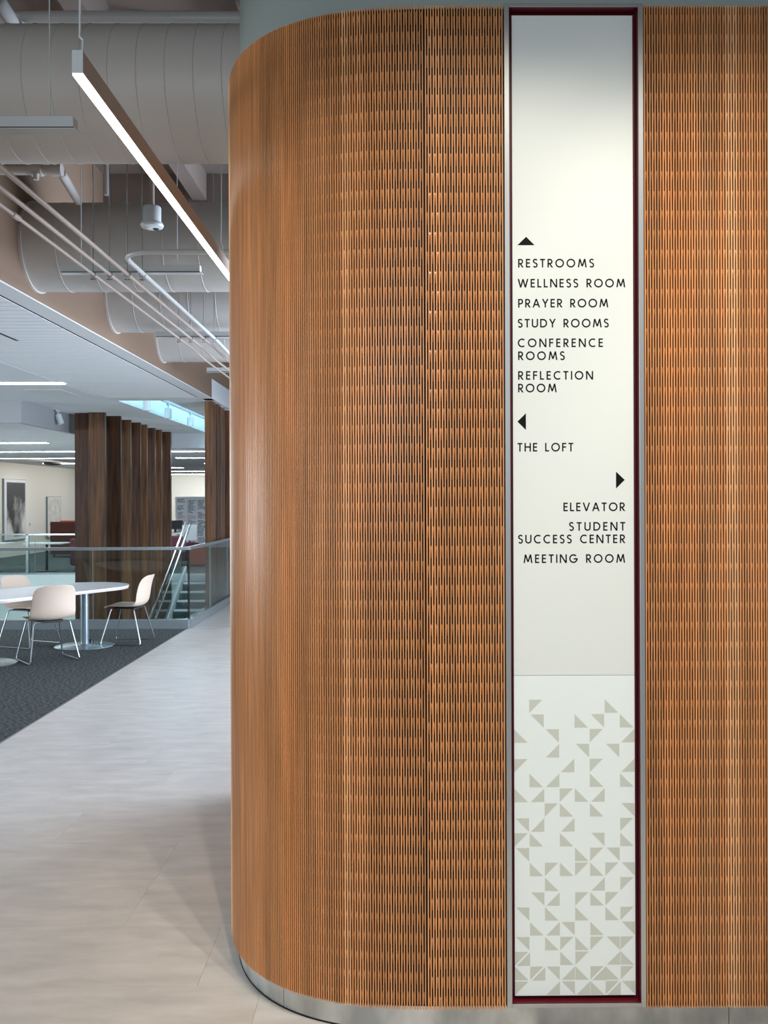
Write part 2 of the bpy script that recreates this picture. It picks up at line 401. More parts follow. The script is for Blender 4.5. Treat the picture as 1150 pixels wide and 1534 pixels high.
def SPX(x, y):                    # photo pixel -> point on the white panel front (with the lean of the photo)
    Y = PY
    lean = (y-750)*0.0035
    X = (x-lean-593)*Y/FPX; Z = EYE-(y-750+ (x-593)*0.0)*Y/FPX
    return X, Z
zj = SPX(800, 1013)[1]
up = sg(MB().box(px0, px1, PY, PY+.006, zj+.0006, pz1)).build('upper_panel', M['sign'], sign, bevel=0.0006)
lp = sg(MB().box(px0, px1, PY, PY+.006, pz0, zj-.0006)).build('lower_panel', M['sign2'], sign, bevel=0.0006)
ROWP = '''.a....c.
.b..cb.c
c.b..a.d
..d.b.b.
a..d.a.d
.cd..c.c
cd.acd..
..ac.c.b
bd.d...a
ac.c.b.c
b...cab.
.cacacab
..c..d.a
.bd.aca.
b.c.c.ca
.cdb.c.b
b.cacaba
x..ca.dc
cxbdcxca
a.dbdcxb'''.split('\n')
cellw = (px1-px0)/8; leg = cellw*0.885; rowp = cellw*1.0
ztop = SPX(800, 1494)[1]+20*cellw*1.0
zlast = pz0+0.001
tris = {}
def tri_mesh(kind):
    if kind in tris: return tris[kind]
    g = (cellw-leg)*0.75
    P = {'a': [(0,0),(leg,0),(0,-leg)], 'b': [(g,0),(g+leg,0),(g+leg,-leg)], 'c': [(0,0),(leg,-leg),(0,-leg)], 'd': [(g+leg,0),(g+leg,-leg),(g,-leg)]}[kind]
    if kind in 'ab': P = [(x*0.985, z) for x, z in P]
    me = bpy.data.meshes.new('printed_triangle')
    v = [(x, 0, z) for x, z in P]+[(x, .0004, z) for x, z in P]
    me.from_pydata(v, [], [(0,1,2),(5,4,3),(0,3,4,1),(1,4,5,2),(2,5,3,0)]); me.materials.append(M['tri'])
    tris[kind] = me; return me
rowh = (SPX(800, 1049)[1]-SPX(800, 1494)[1])/20.0
for rI, row in enumerate(ROWP):
    for cI, ch in enumerate(row):
        if ch == '.': continue
        for kk in ('ad' if ch == 'x' else ch):
            o = bpy.data.objects.new('printed_triangle', tri_mesh(kk)); COL.objects.link(o); o.parent = lp
            zt = SPX(800, 1049)[1]-rI*rowh
            dx = 0.0
            if ch == 'x':
                dx = 0.0 if kk == 'a' else 0.0012; zt += 0.0004 if kk == 'a' else -0.0018
            o.location = (px0+cellw*cI+0.0006+dx-SO.x, PY-0.0004-SO.y, zt-SO.z)
# lettering: own geometric sans drawn as strokes, cap height 1
TH = 0.158
def bar(x0, z0, x1, z1, t=TH):    # horizontal-cut diagonal, vertical or horizontal stroke as polygon
    if abs(x1-x0) < 1e-6: return [(x0-t/2, z0), (x0+t/2, z0), (x0+t/2, z1), (x0-t/2, z1)]
    if abs(z1-z0) < 1e-6: return [(x0, z0-t/2), (x1, z0-t/2), (x1, z0+t/2), (x0, z0+t/2)]
    ln = math.hypot(x1-x0, z1-z0); wv = t*ln/abs(z1-z0)/2
    return [(x0-wv, z0), (x0+wv, z0), (x1+wv, z1), (x1-wv, z1)]
def arc(cx, cz, rx, rz, a0, a1, t=TH, n=22):
    out = []
    for i in range(n):
        b0 = math.radians(a0+(a1-a0)*i/n); b1 = math.radians(a0+(a1-a0)*(i+1)/n)
        q = lambda a, s: (cx+(rx+s*t/2)*math.cos(a), cz+(rz+s*t/2)*math.sin(a))
        out.append([q(b0,-1), q(b0,1), q(b1,1), q(b1,-1)])
    return out
h = TH/2
def G(ch):
    if ch == ' ': return 0.42, []
    if ch == 'A': return 0.86, [bar(.07,0,.43,1), bar(.79,0,.43,1), bar(.2,.33,.66,.33)]
    if ch == 'C': return 0.84, arc(.5,.5,.5-h,.5-h+.01,52,308,n=30)
    if ch == 'D': return 0.82, [bar(h,0,h,1), bar(.1,h,.34,h), bar(.1,1-h,.34,1-h)]+arc(.34,.5,.5-h-.02,.5-h,-90,90)
    if ch == 'E': return 0.52, [bar(h,0,h,1), bar(.1,h,.5,h), bar(.1,1-h,.5,1-h), bar(.1,.52,.47,.52)]
    if ch == 'F': return 0.50, [bar(h,0,h,1), bar(.1,1-h,.5,1-h), bar(.1,.52,.47,.52)]
    if ch == 'G': return 0.98, arc(.5,.5,.5-h,.5-h+.01,45,358,n=34)+[bar(.52,.47,.98,.47)]
    if ch == 'H': return 0.74, [bar(h,0,h,1), bar(.67,0,.67,1), bar(.1,.53,.66,.53)]
    if ch == 'I': return 0.14, [bar(h,0,h,1)]
    if ch == 'L': return 0.47, [bar(h,0,h,1), bar(.1,h,.47,h)]
    if ch == 'M': return 1.06, [bar(.09,0,.24,1), bar(.24,1,.53,.12), bar(.82,1,.53,.12), bar(.97,0,.82,1)]
    if ch == 'N': return 0.82, [bar(h,0,h,1), bar(.75,0,.75,1), bar(.09,1,.73,0)]
    if ch == 'O': return 1.02, arc(.51,.5,.51-h,.5-h+.012,0,360,n=36)
    if ch == 'P': return 0.58, [bar(h,0,h,1), bar(.1,1-h,.28,1-h), bar(.1,.43,.28,.43)]+arc(.28,.715-h/4,.23,.267-h/4,-90,90,n=14)
    if ch == 'R': return 0.62, [bar(h,0,h,1), bar(.1,1-h,.28,1-h), bar(.1,.45,.28,.45), bar(.24,.45,.55,0)]+arc(.28,.69,.23,.24,-90,90,n=14)
    if ch == 'S': return 0.56, arc(.28,.745,.20,.2,25,270,n=16)+arc(.28,.255+.022,.21,.225,90,-150,n=16)
    if ch == 'T': return 0.58, [bar(.29,0,.29,1), bar(0,1-h,.58,1-h)]
    if ch == 'U': return 0.72, [bar(h,.33,h,1), bar(.65,.33,.65,1)]+arc(.36,.33,.29,.33-h+.01,180,360,n=16)
    if ch == 'V': return 0.84, [bar(.07,1,.42,0), bar(.77,1,.42,0)]
    if ch == 'W': return 1.22, [bar(.07,1,.34,0), bar(.61,.98,.34,0), bar(.61,.98,.88,0), bar(1.15,1,.88,0)]
    if ch == 'Y': return 0.74, [bar(.07,1,.37,.44), bar(.67,1,.37,.44), bar(.37,0,.37,.5)]
def text_line(txt, x0, x1, base):
    gl = [G(c) for c in txt]; adv = sum(g[0] for g in gl); n = len(txt)-1
    A = SPX(x0, base); B = SPX(x1, base); cap = 12.9*PY/FPX
    trk = ((B[0]-A[0])/cap-adv)/n
    mb = MB(); cx = 0; words = [mb]
    for q, g in enumerate(gl):
        if txt[q] == ' ': mb = MB(); words.append(mb)
        for k, poly in enumerate(g[1]):
            e = 0.00002*(k % 5)
            i = len(mb.v)
            mb.v += [(A[0]+(cx+x)*cap-SO.x, PY-0.0004-e-SO.y, A[1]+z*cap-SO.z) for x, z in poly]
            mb.f.append(tuple(range(i, i+len(poly))))
        cx += g[0]+trk
    for mb in words: mb.build('lettering', M['ink'], up, fix=False)
for a in (('RESTROOMS',776,890,401), ('WELLNESS ROOM',775.5,937,431), ('PRAYER ROOM',776,911.5,461), ('STUDY ROOMS',775.5,912,491),
          ('CONFERENCE',775.5,903.5,520.5), ('ROOMS',776,846,539.8), ('REFLECTION',776,888.5,569.3), ('ROOM',776,834,588.2),
          ('THE LOFT',775,859,677), ('ELEVATOR',844,936.5,766.7), ('STUDENT',852.5,936.8,796), ('SUCCESS CENTER',776,936.8,814.8), ('MEETING ROOM',784,936.8,844.2)):
    text_line(*a)
def arrow(P):
    mb = MB(); i = 0; pts = [SPX(*p) for p in P]
    mb.v = [(x-SO.x, PY-0.0005-SO.y, z-SO.z) for x, z in pts]+[(x-SO.x, PY-0.0001-SO.y, z-SO.z) for x, z in pts]
    mb.f = [(0,1,2),(5,4,3),(0,3,4,1),(1,4,5,2),(2,5,3,0)]
    mb.build('arrow', M['ink'], up)
arrow([(775,367.5),(800.7,367.5),(788,355)]); arrow([(775,632),(787.7,619.5),(787.7,644.5)]); arrow([(936,720),(923,707.5),(923,732.8)])

# ================================================================== floor
XR = -2.74                          # carpet / railing / bulkhead line
floor = struct('floor', MB().box(XR, 4.0, -3.0, 34.0, -0.30, -0.004), M['joint'])
tile_me = None
def tile(x0, x1, y0, y1):
    g = 0.0004; mb = MB(); mb.box(0, 1, 0, 1, -0.003, 0)
    global tile_me
    if tile_me is None:
        o = mb.build('floor_tile', M['tile'], floor); tile_me = o.data
    else:
        o = bpy.data.objects.new('floor_tile', tile_me); COL.objects.link(o); o.parent = floor
    o.location = (x0+g, y0+g, 0); o.scale = (x1-x0-2*g, y1-y0-2*g, 1)
known = {0: -0.467, 3: -1.07, 9: -1.655, 10: -1.614}
TL = 0.914; TW = 0.4567
for k in range(-3, 30):
    y0 = 2.7683+k*TW; y1 = y0+TW
    off = known.get(k, -0.467+0.305*((k*2) % 3)+(0.08 if k % 2 else 0))
    xmax = 1.9 if y1 < 2.95 else (0.2 if y1 < 3.3 else -0.3 if y1 < 5 else -0.2)
    xs = [XR]; x = off-TL*6
    while x < xmax:
        if x > XR+0.02: xs.append(x)
        x += TL
    xs.append(x)
    for a, b2 in zip(xs[:-1], xs[1:]): tile(a, b2, y0, y1)
rest = MB().box(XR, 3.5, 2.7683+30*TW, 34.0, -0.0035, -0.0005).build('far_tiles', M['tile'], floor); stuff(rest)
rest2 = MB().box(XR, 3.5, -3.0, 2.7683-3*TW, -0.0035, -0.0005).build('near_tiles', M['tile'], floor); stuff(rest2)
struct('floor_carpet', MB().box(-14.0, XR-0.012, -3.0, 12.34, -0.3, 0.001), M['carpet'])
struct('trim_1', MB().box(XR-0.012, XR+0.004, -3.0, 12.2, -0.01, 0.0025), M['joint'])
# far floor beyond the stair opening, opening edges, lower level
struct('floor_far', MB().box(-14.0, XR-0.05, 21.6, 46.0, -0.30, 0.0), M['carpet2'])
struct('trim_2', MB().box(-14.0, XR-0.05, 21.5, 21.6, -0.33, 0.004), M['white'])
struct('trim_3', MB().box(-14.0, XR-0.0, 12.34, 12.37, -0.40, 0.0), M['white'])
struct('floor_lower', MB().box(-14.0, XR, 12.3, 30.0, -4.2, -4.1), M['tile'])
struct('wall_lower_far', MB().box(-14.0, XR, 23.5, 23.6, -4.1, -0.3), M['lower'])
struct('wall_lower_right', MB().box(XR+0.001, XR+0.03, 12.45, 23.5, -4.1, -0.31), M['white'])
# room shell beyond
struct('wall_left', MB().box(-11.95, -11.8, 12.0, 46.0, 0.0, 3.6), M['wallcream'])
struct('wall_far', MB().box(-14.0, 4.0, 43.0, 43.2, 0.0, 3.6), M['wallwhite'])

# ================================================================== ceilings
HC = 3.2
deck = struct('ceiling', MB().box(XR, 4.2, -3.0, 34.0, 4.75, 4.9), M['deck'])
for y in (3.6, 6.2, 8.8, 11.4, 14.0, 16.6):
    MB().box(XR, 4.2, y, y+0.22, 4.35, 4.75).build('deck_beam', M['deck'], deck)
for x in (-1.9, -0.9):
    MB().box(x, x+0.13, -3.0, 30.0, 4.5, 4.75).build('deck_joist', M['deck'], deck)
struct('wall_bulkhead', MB().box(XR-0.12, XR, -3.0, 13.95, HC+.012, 4.75), M['peach'])
struct('wall_bulkhead_far', MB().box(XR-0.12, XR, 13.95, 34.0, 3.5, 4.75), M['peach'])
struct('trim_4', MB().box(XR-0.14, XR+0.0, 13.96, 34.0, HC, 3.5), M['white'])
ce = sempty('ceiling_left', (0, 0, HC))
def cz(mb): mb.v = [(x, y, z-HC) for x, y, z in mb.v]; return mb
cz(MB().box(-2.913, XR+.002, -3.0, 14.2, HC, HC+.011)).build('ceiling_border', M['trimgrey'], ce)
cz(MB().box(-2.94, -2.9135, -3.0, 13.8, HC+.004, HC+.03)).build('slot_diffuser', M['slot'], ce)
cz(MB().box(-4.3, -2.9135, 13.8, 14.2, HC, HC+.011)).build('ceiling_border', M['trimgrey'], ce)
mb = MB(); y = -3.0
while y < 13.79:
    mb.box(-4.285, -2.941, y+.010, min(y+0.152, 13.79), HC, HC+.03); y += 0.152
stuff(cz(mb).build('ceiling_plank', M['plank'], ce))
cz(MB().box(-4.32, -2.87, -3.0, 14.2, HC+.052, HC+.07)).build('plank_backing', M['slot'], ce)
for y0, y1 in ((3.0, 5.0), (7.0, 8.9)):
    cz(MB().box(-3.60, -3.57, y0, y1, HC-.001, HC+.02)).build('slot_diffuser', M['slot'], ce)
cz(MB().box(-14.0, -4.315, -3.0, 14.2, HC, HC+.05)).build('gypsum_field', M['ceilwhite'], ce)
cz(MB().box(-5.05, -4.55, 12.75, 13.45, HC-.004, HC)).build('return_grille', M['trimgrey'], ce)
# gypsum beyond the planks with the skylight slot
cf = sempty('ceiling_atrium', (0, 0, HC))
cz(MB().box(-4.21-1.46, -4.21, 14.2, 21.0, HC, HC+.05)).build('gypsum_field', M['ceilwhite'], cf)
cz(MB().box(-3.45, XR-.14, 14.2, 21.0, HC, HC+.05)).build('gypsum_field', M['ceilwhite'], cf)
mb = MB(); mb.box(-4.23, -4.21, 14.2, 21.0, HC+.05, HC+.9); mb.box(-3.45, -3.43, 14.2, 21.0, HC+.05, HC+.9); mb.box(-4.21, -3.45, 14.18, 14.2, HC+.05, HC+.9); mb.box(-4.21, -3.45, 21.0, 21.02, HC+.05, HC+.9)
cz(mb).build('skylight_shaft', M['white'], cf)
sky = cz(MB().box(-4.21, -3.45, 14.2, 21.0, HC+.9, HC+.92)).build('skylight_pane', M['sky'], cf); sky['label'] = 'glowing pale blue skylight pane'
H3 = 2.87
struct('wall_soffit', MB().box(-5.75, -5.67, 14.2, 21.0, H3, HC+.05), M['soffit'])
struct('wall_soffit_near', MB().box(-14.0, -5.751, 14.2, 14.28, H3, HC+.05), M['soffit'])
struct('wall_soffit_far', MB().box(-5.67, XR, 21.02, 21.1, H3, HC+.05), M['ceilwhite'])
struct('ceiling_far', MB().box(-14.0, 4.0, 21.1, 46.0, H3, H3+.05), M['ceilwhite'])
struct('ceiling_reading_area', MB().box(-14.0, -5.75, 14.28, 21.1, H3, H3+.05), M['ceilwhite'])
# recessed / surface light bars
def bar_light(x0, x1, y, wdt, z, label, group, m=M['lampfar']):
    t = thing('ceiling_light', label, 'light', ((x0+x1)/2, y, z), 0, group); hx = (x1-x0)/2
    MB().box(-hx-.02, hx+.02, -wdt/2-.02, wdt/2+.02, -0.012, 0).build('light_frame', M['fixture'], t)
    MB().box(-hx, hx, -wdt/2, wdt/2, -0.018, -0.012).build('diffuser', m, t)
bar_light(-6.6, -4.25, 12.0, 0.13, HC, 'long lit ceiling light bar nearest, above the table and chairs', None)
FARG = 'light bars in the far ceiling'
for (x0, x1, y, lab) in ((-10.2, -7.02, 18.9, 'second nearest lit ceiling bar at left, ending short of the timber fins'),
        (-13, -8.35, 22.2, 'left lit bar of the long row just under the soffit'), (-8.3, -4.75, 22.2, 'lit bar passing behind the timber fins, nearest the skylight'),
        (-4.7, -2.8, 22.2, 'lit bar in the gap between fins, closest under the skylight drop'),
        (-11.3, -9.6, 25.6, 'third row lit ceiling bar above the artworks, left piece'), (-9.5, -6.2, 25.6, 'third row lit ceiling bar above the artworks, right piece'),
        (-6.0, -4.0, 25.6, 'lit bar behind the smoke-dark ceiling speaker between fins'),
        (-10.9, -7.0, 29.0, 'lit bar beside the black ceiling speaker at left'), (-6.0, -3.0, 29.4, 'short lit bar seen at the edge of right-hand fins'),
        (-10, -7.5, 33.0, 'short lit bar left in the gap between fins'), (-10, -4.0, 37.0, 'next to last lit bar before the far white wall'), (-10, -4.0, 41.2, 'last lit bar against the far white wall')):
    bar_light(x0, x1, y, 0.16, H3, lab, FARG)
for x, y, lab in ((-10.4, 28.4, 'black dome speaker on the ceiling above the small artwork'), (-6.45, 25.0, 'black dome speaker on the ceiling in the gap between fins')):
    tag(MB().lathe([(.26, H3), (.25, H3-.05), (.17, H3-.09), (.02, H3-.10)], x, y).build('ceiling_speaker', M['blk'], smooth=True), lab, 'speaker')
# skylight track spots
def spot_head(x, y, z, ln, r, label, group, tilt=0.0):
    t = thing('track_spotlight', label, 'light', (x, y, z), 0, group)
    MB().box(-.02, .02, -.05, .05, -0.03, 0).build('track_adapter', M['fixture'], t)
    MB().tube([(0, 0, -.03), (0, 0, -.09)], 0.012, 8).build('stem', M['fixture'], t)
    b0 = Vector((0, 0, -.08)); d = Vector((math.sin(tilt), 0, -math.cos(tilt)))
    MB().tube([b0, b0+d*ln], r, 18).build('lamp_can', M['fixture'], t, smooth=True)
tag(MB().box(-3.875, -3.84, 14.4, 20.9, 3.33, 3.37).build('light_track', M['trimgrey']), 'thin grey lighting track running inside the skylight slot', 'track')
for y, lab in ((14.55, 'spotlight can in the skylight slot, nearest of three'), (15.9, 'spotlight can in the skylight slot, middle of three'), (17.6, 'spotlight can in the skylight slot, farthest of three')):
    spot_head(-3.86, y, 3.33, .17, .06, lab, 'skylight spotlights')
spot_head(-5.62, 15.6, HC, .16, .05, 'white spotlight aimed from the soffit left of the timber fins', None, 0.35)

# ================================================================== ducts, pipes, fixtures overhead
def duct(y, z, r, x0, label, seam=0.13, x1=3.8):
    t = thing('round_duct', label, 'duct', (0, y, z), 0, 'large round ducts')
    mb = MB(); mb.tube([(x0, 0, 0), (x1, 0, 0)], r, 48, caps=False).build('duct_body', M['duct'], t, smooth=True, angle=60)
    mb = MB(); x = x0+seam
    while x < min(1.2, x1-.02):
        rr = r+.003; n = 40
        for (xx, q) in ((x-.004, r-.001), (x, rr), (x+.004, r-.001)):
            for j in range(n): a = 2*PI*j/n; mb.v.append((xx, math.cos(a)*q, math.sin(a)*q))
        i = len(mb.v)-3*n
        for kx in range(2):
            for j in range(n): mb.f.append((i+kx*n+j, i+kx*n+(j+1)%n, i+(kx+1)*n+(j+1)%n, i+(kx+1)*n+j))
        x += seam
    stuff(mb.build('duct_seam', M['duct'], t))
    MB().tube([(x0-.0, 0, 0), (x0+.02, 0, 0)], r+.012, 48).build('wall_collar', M['duct'], t, smooth=True, angle=50)
duct(4.58, 3.655, .315, XR, 'largest round grey duct across the top, nearest the camera', x1=-.62)
duct(7.15, 3.607, .33, XR, 'second round duct, behind the sensor and curved pipe', 0.26)
duct(9.15, 3.655, .33, XR, 'third round duct, above the second row of pipe clamps', 0.26)
duct(11.0, 3.64, .33, XR, 'farthest round duct, at the back end of the peach bulkhead', 0.26)
def pipe(pts, r, label, m=M['pipe'], fillet=0.0, name='pipe', group=None, parts=()):
    t = thing(name, label, 'pipe', (0,0,0), 0, group)
    MB().tube(pts, r, 12, fillet=fillet).build('pipe_run', m, t, smooth=True, angle=60)
    return t
HP = 3.2
pps = [(-1.80, .0135, 'rightmost straight thin pipe of the three running into the distance'), (-1.92, .0125, 'middle thin straight pipe of the three'), (-2.03, .0105, 'leftmost thin straight pipe, nearest the peach bulkhead')]
PG = 'thin pipes along the bulkhead'
roots = []
for x, r, lab in pps:
    t = pipe([(x, 0.4, HP), (x, 9.4, HP), (x+.05, 9.7, HP-.06), (x+.05, 18, HP-.06)], r, lab, group=PG, fillet=.08); roots.append((t, x, r))
t = pipe([(-0.3, 5.74, HP), (-1.69, 5.74, HP), (-1.70, 9.0, HP), (-1.66, 9.4, HP-.06), (-1.66, 18, HP-.06)], .0155, 'pale pipe that bends sharply and turns to run beside the straight ones', M['pipew'], fillet=.22, group=PG); roots.append((t, -1.70, .0155))
MB().tube([(-2.03, 4.98, HP), (-2.03, 5.06, HP)], .016, 12).build('pipe_coupling', M['pipe'], roots[2][0], smooth=True)
for t, x, r in roots:
    for y, ztop in ((6.3, 4.345), (8.78, 4.748 if x != -1.80 else 4.495)):
        mb = MB()
        pts = [(x+math.cos(a)*(r+.006), y, HP+math.sin(a)*(r+.006)) for a in [2*PI*k/14 for k in range(15)]]
        mb.tube(pts, .0035, 6); mb.tube([(x, y, HP+r+.004), (x, y, ztop)], .0035, 6); mb.tube([(x, y, HP-r-.003), (x, y, HP-r-.03)], .005, 6); mb.tube([(x-.018, y, HP-r-.022), (x+.018, y, HP-r-.022)], .004, 6)
        mb.build('pipe_clamp', M['steel'], t)
# large pale pipes up under the deck
t = pipe([(XR, 5.22, 4.36), (-.63, 5.22, 4.36)], .042, 'thick pale pipe crossing the very top of the view', M['pipew'], name='sprinkler_main')
t2 = pipe([(-1.70, 3.7, 3.86), (-2.05, 5.06, 4.245), (-2.05, 5.20, 4.30)], .036, 'thick pale pipe slanting into the top left corner', M['pipew'], name='sprinkler_branch', fillet=.05)
MB().tube([(-2.03, 4.99, 4.225), (-2.053, 5.08, 4.25)], .048, 16).build('pipe_coupling', M['pipew'], t2, smooth=True)
MB().tube([(-2.05, 5.06, 4.22), (-2.05, 5.06, 4.165)], .024, 10).build('drain_plug', M['pipew'], t2, smooth=True)
t3 = pipe([(XR, 6.2, 3.865), (-2.24, 6.2, 3.865)], .032, 'thick pale pipe stub under the nearest duct at the left edge', M['duct'], name='sprinkler_main')
MB().tube([(-2.40, 6.2, 3.865), (-2.33, 6.2, 3.865)], .042, 18).build('pipe_coupling', M['duct'], t3, smooth=True)
MB().tube([(-2.27, 6.2, 3.865), (-2.20, 6.2, 3.865)], .042, 18).build('elbow', M['duct'], t3, smooth=True)
MB().tube([(-2.36, 6.17, 3.83), (-2.36, 6.17, 3.79)], .018, 10).build('clamp_bolt', M['duct'], t3, smooth=True)
pipe([(-2.22, 6.24, 3.86), (-2.29, 6.78, 3.845)], .030, 'thick pale pipe running back from the elbow behind the second duct', M['duct'], name='sprinkler_branch')
pipe([(-2.03, 6.6, 4.75), (-2.03, 6.6, 3.83)], .020, 'short vertical drop pipe above the second duct', M['duct'], name='sprinkler_drop')
# pendants
def pendant_across(y, x0, x1, wires, label, lit=False, hgt=0.045):
    t = thing('pendant_light', label, 'light', ((x0+x1)/2, y, 3.24), 0, 'unlit pendant bars across the hall'); hx = (x1-x0)/2
    MB().box(-hx, hx, -.03, .03, .008, .008+hgt).build('housing', M['fixture'], t, bevel=.002)
    MB().box(-hx-.005, hx+.012, -.034, .034, -.002, .002).build('lens', M['lampoff'], t)
    MB().box(-hx, hx, -.026, .026, .002, .008).build('shadow_gap', M['slot'], t)
    for wx in wires: MB().tube([(wx-(x0+x1)/2, 0, .05), (wx-(x0+x1)/2, 0, 1.1 if y < 8 else .085)], .003, 6).build('hanging_wire', M['fixture'], t)
pendant_across(3.97, -2.28, -1.352, (-1.46, -2.1), 'unlit white pendant bar at far left in front of the nearest duct')
pendant_across(6.45, -2.29, -1.34, (-1.50, -2.16), 'unlit white pendant bar under the curved pipe')
pendant_across(8.97, -2.29, -1.34, (-1.50, -2.16), 'unlit pendant bar over the second row of pipe clamps')
pendant_across(11.38, -2.29, -1.34, (-1.50, -2.16), 'farthest small unlit pendant bar across the hall')
t = thing('linear_pendant', 'long glowing pendant light slanting toward the slatted wall', 'light', (-0.983, 2.91, 3.0))
MB().box(-.0165, .0165, 0, 5.3, .0, .070).build('housing', M['fixtan'], t, bevel=.001)
MB().box(-.017, .017, -.004, 0, .0, .071).build('end_cap', M['fixture'], t)
MB().box(-.016, .016, 0.0, 5.3, -.006, .0).build('glowing_lens', M['lamp'], t)
for y in (0.03, 2.4, 3.5):
    MB().tube([(0.004, y, .068), (.006, y, .12), (-.004, y, .13), (-.002, y, .26), (.002, y, 1.34)], .0028 if y > 1 else .0038, 8).build('hanging_wire', M['fixture'], t)
t = thing('ceiling_sensor', 'white cylindrical sensor hanging on a short pipe stem', 'sensor', (-1.53, 5.9, 3.39))
MB().lathe([(.045, .0), (.068, .008), (.072, .02), (.066, .034), (.056, .036), (.056, .13), (.052, .136), (.0, .136)], n=28).build('sensor_body', M['fixture'], t, smooth=True)
MB().lathe([(.018, -.006), (.03, .0)], -.02, -.01, 14).build('sensor_lens', M['lampoff'], t, smooth=True)
MB().lathe([(.014, -.006), (.02, .0)], .022, .01, 14).build('sensor_eye', M['blk'], t, smooth=True)
MB().tube([(0, 0, .13), (0, 0, 1.36)], .016, 12).build('stem', M['pipe'], t, smooth=True)

# ================================================================== timber fins
FG1 = 'walnut fins left of the stairs'
fins1 = [(-5.53, -5.255, 16.14, .10, 'walnut'), (-5.254, -4.98, 16.03, .10, 'walnut2'), (-5.40, -4.91, 16.72, .07, 'walnut'), (-5.35, -4.955, 17.5, .07, 'walnut2'),
         (-5.35, -4.935, 18.1, .07, 'walnut'), (-5.35, -4.945, 18.6, .07, 'walnut2'), (-5.35, -5.0, 19.45, .07, 'walnut'), (-5.35, -4.99, 19.95, .07, 'walnut2'), (-5.35, -4.945, 20.55, .10, 'walnut')]
ords = ['nearest', 'second', 'third', 'fourth', 'fifth', 'sixth', 'seventh', 'eighth', 'farthest']
for k, (x0, x1, y, d, mm) in enumerate(fins1):
    lab = '%s tall walnut fin in the row behind the glass railing, counted from the left' % ords[k].capitalize() if k not in (0, 8) else ('leftmost tall dark walnut fin behind the oval table' if k == 0 else 'rightmost dark walnut fin of the left row, at the stairs')
    o = MB().box(0, x1-x0, 0, d, 0, HC-0.001+4.1).build('timber_fin', M[mm], bevel=.004); o.location = (x0, y, -4.1)
    tag(o, lab[0].lower()+lab[1:], 'fin', FG1)
fins2 = [(-2.915, -2.80, 14.28, .30, 'walnut2'), (-2.98, -2.80, 14.72, .25, 'walnut'), (-2.98, -2.83, 15.2, .3, 'walnut2'), (-2.98, -2.80, 15.75, .25, 'walnut'), (-2.98, -2.83, 16.4, .3, 'walnut2'), (-2.98, -2.745, 17.1, .3, 'walnut')]
o2 = ['leftmost walnut fin of the row touching the curved slatted wall in view', 'second walnut fin of the right-hand row beside the curved wall', 'third walnut fin of the right-hand row beside the curved wall', 'fourth walnut fin of the right-hand row, half hidden by the curved wall', 'fifth walnut fin of the right-hand row, mostly hidden', 'last walnut fin of the right-hand row, hidden by the curved wall']
for k, (x0, x1, y, d, mm) in enumerate(fins2[:4]):
    o = MB().box(0, x1-x0, 0, d, 0, HC-0.001+4.1).build('timber_fin', M[mm], bevel=.004); o.location = (x0, y, -4.1)
    tag(o, o2[k], 'fin', 'walnut fins right of the stairs')

# ================================================================== glass railings
def railing(A, B, pitch, label, hgt=1.06, base_h=.125, from_b=False, post=False):
    A = Vector(A); B = Vector(B); d = B-A; ln = d.length; ang = math.atan2(d.y, d.x)
    t = thing('glass_railing', label, 'railing', A, ang)
    MB().box(0, ln, -.045, .045, 0, base_h).build('base_plate', M['steelw'], t, bevel=.003)
    MB().box(0, ln, -.03, .03, hgt-.028, hgt+.012).build('top_rail', M['steel'], t, bevel=.004)
    x = ln
    while x > .01:
        x0 = max(0, x-pitch)
        g = MB().box(x0+.006, x-.006, -.007, .007, base_h, hgt-.028).build('glass_pane', M['glass'], t)
        if x0 > 0: MB().box(x0-.003, x0+.003, -.008, .008, base_h, hgt-.028).build('pane_joint', M['steelw'], t)
        x = x0
    return t
M['steelw'] = mat('railing_base_steel', 'aab4b8', 0.25, 0.75)
r1 = railing((-13.9, 12.3, 0), (XR+.02, 12.3, 0), 1.26, 'glass railing with steel top rail running behind the oval table')
r2 = railing((XR, 12.36, 0), (XR, 16.62, 0), 1.42, 'short glass railing running back from the corner to the walnut fins')
MB().box(-.012, .012, -.012, .012, .125, 1.03).build('corner_seal', M['blk'], r2)
r3 = railing((-13.9, 21.55, 0), (-5.3, 21.55, 0), 1.5, 'far glass railing on the opposite side of the stair opening', .93, .04)
for x in (1.0, 2.5, 4.0, 5.43):
    MB().box(x-.03, x+.03, -.03, .03, .0, .93).build('post', M['steel'], r3)

# ================================================================== stairs
st = thing('staircase', 'grey stairs with pale nosings rising away between the walnut fins', 'stairs', (0, 21.5, 0))
SXL, SXR = -4.84, -3.03
for k in range(0, 23):
    z = -.17*k; y = -.3*k
    MB().box(SXL, SXR, y-.3, y, z-.34, z-.17).build('step', M['stair'], st)
    MB().box(SXL+.02, SXR-.02, y-.31, y-.25, z-.205, z-.163).build('nosing', M['nosing'], st)
def slope(x, y0, y1, zo): return [(x, y0, zo+(y0)*.17/.3), (x, y1, zo+(y1)*.17/.3)]
mb = MB()
for x in (SXL-.03, SXR+.0):
    i = len(mb.v)
    for xx in (x, x+.03):
        for (yy, zo) in ((.1, .12), (-6.9, .12), (-6.9, -.34), (.1, -.34)): mb.v.append((xx, yy, zo+yy*.17/.3-.0))
    mb.f += [(i,i+1,i+2,i+3),(i+4,i+7,i+6,i+5)]+[(i+j, i+4+j, i+4+(j+1)%4, i+(j+1)%4) for j in range(4)]
mb.build('stringer', M['white'], st)
for x, zo in ((-4.80, .93), (-4.90, .98)):
    MB().tube(slope(x, .35, -6.9, zo)+[] , .022, 10).build('handrail', M['steel'], st, smooth=True)
mb = MB(); i = 0
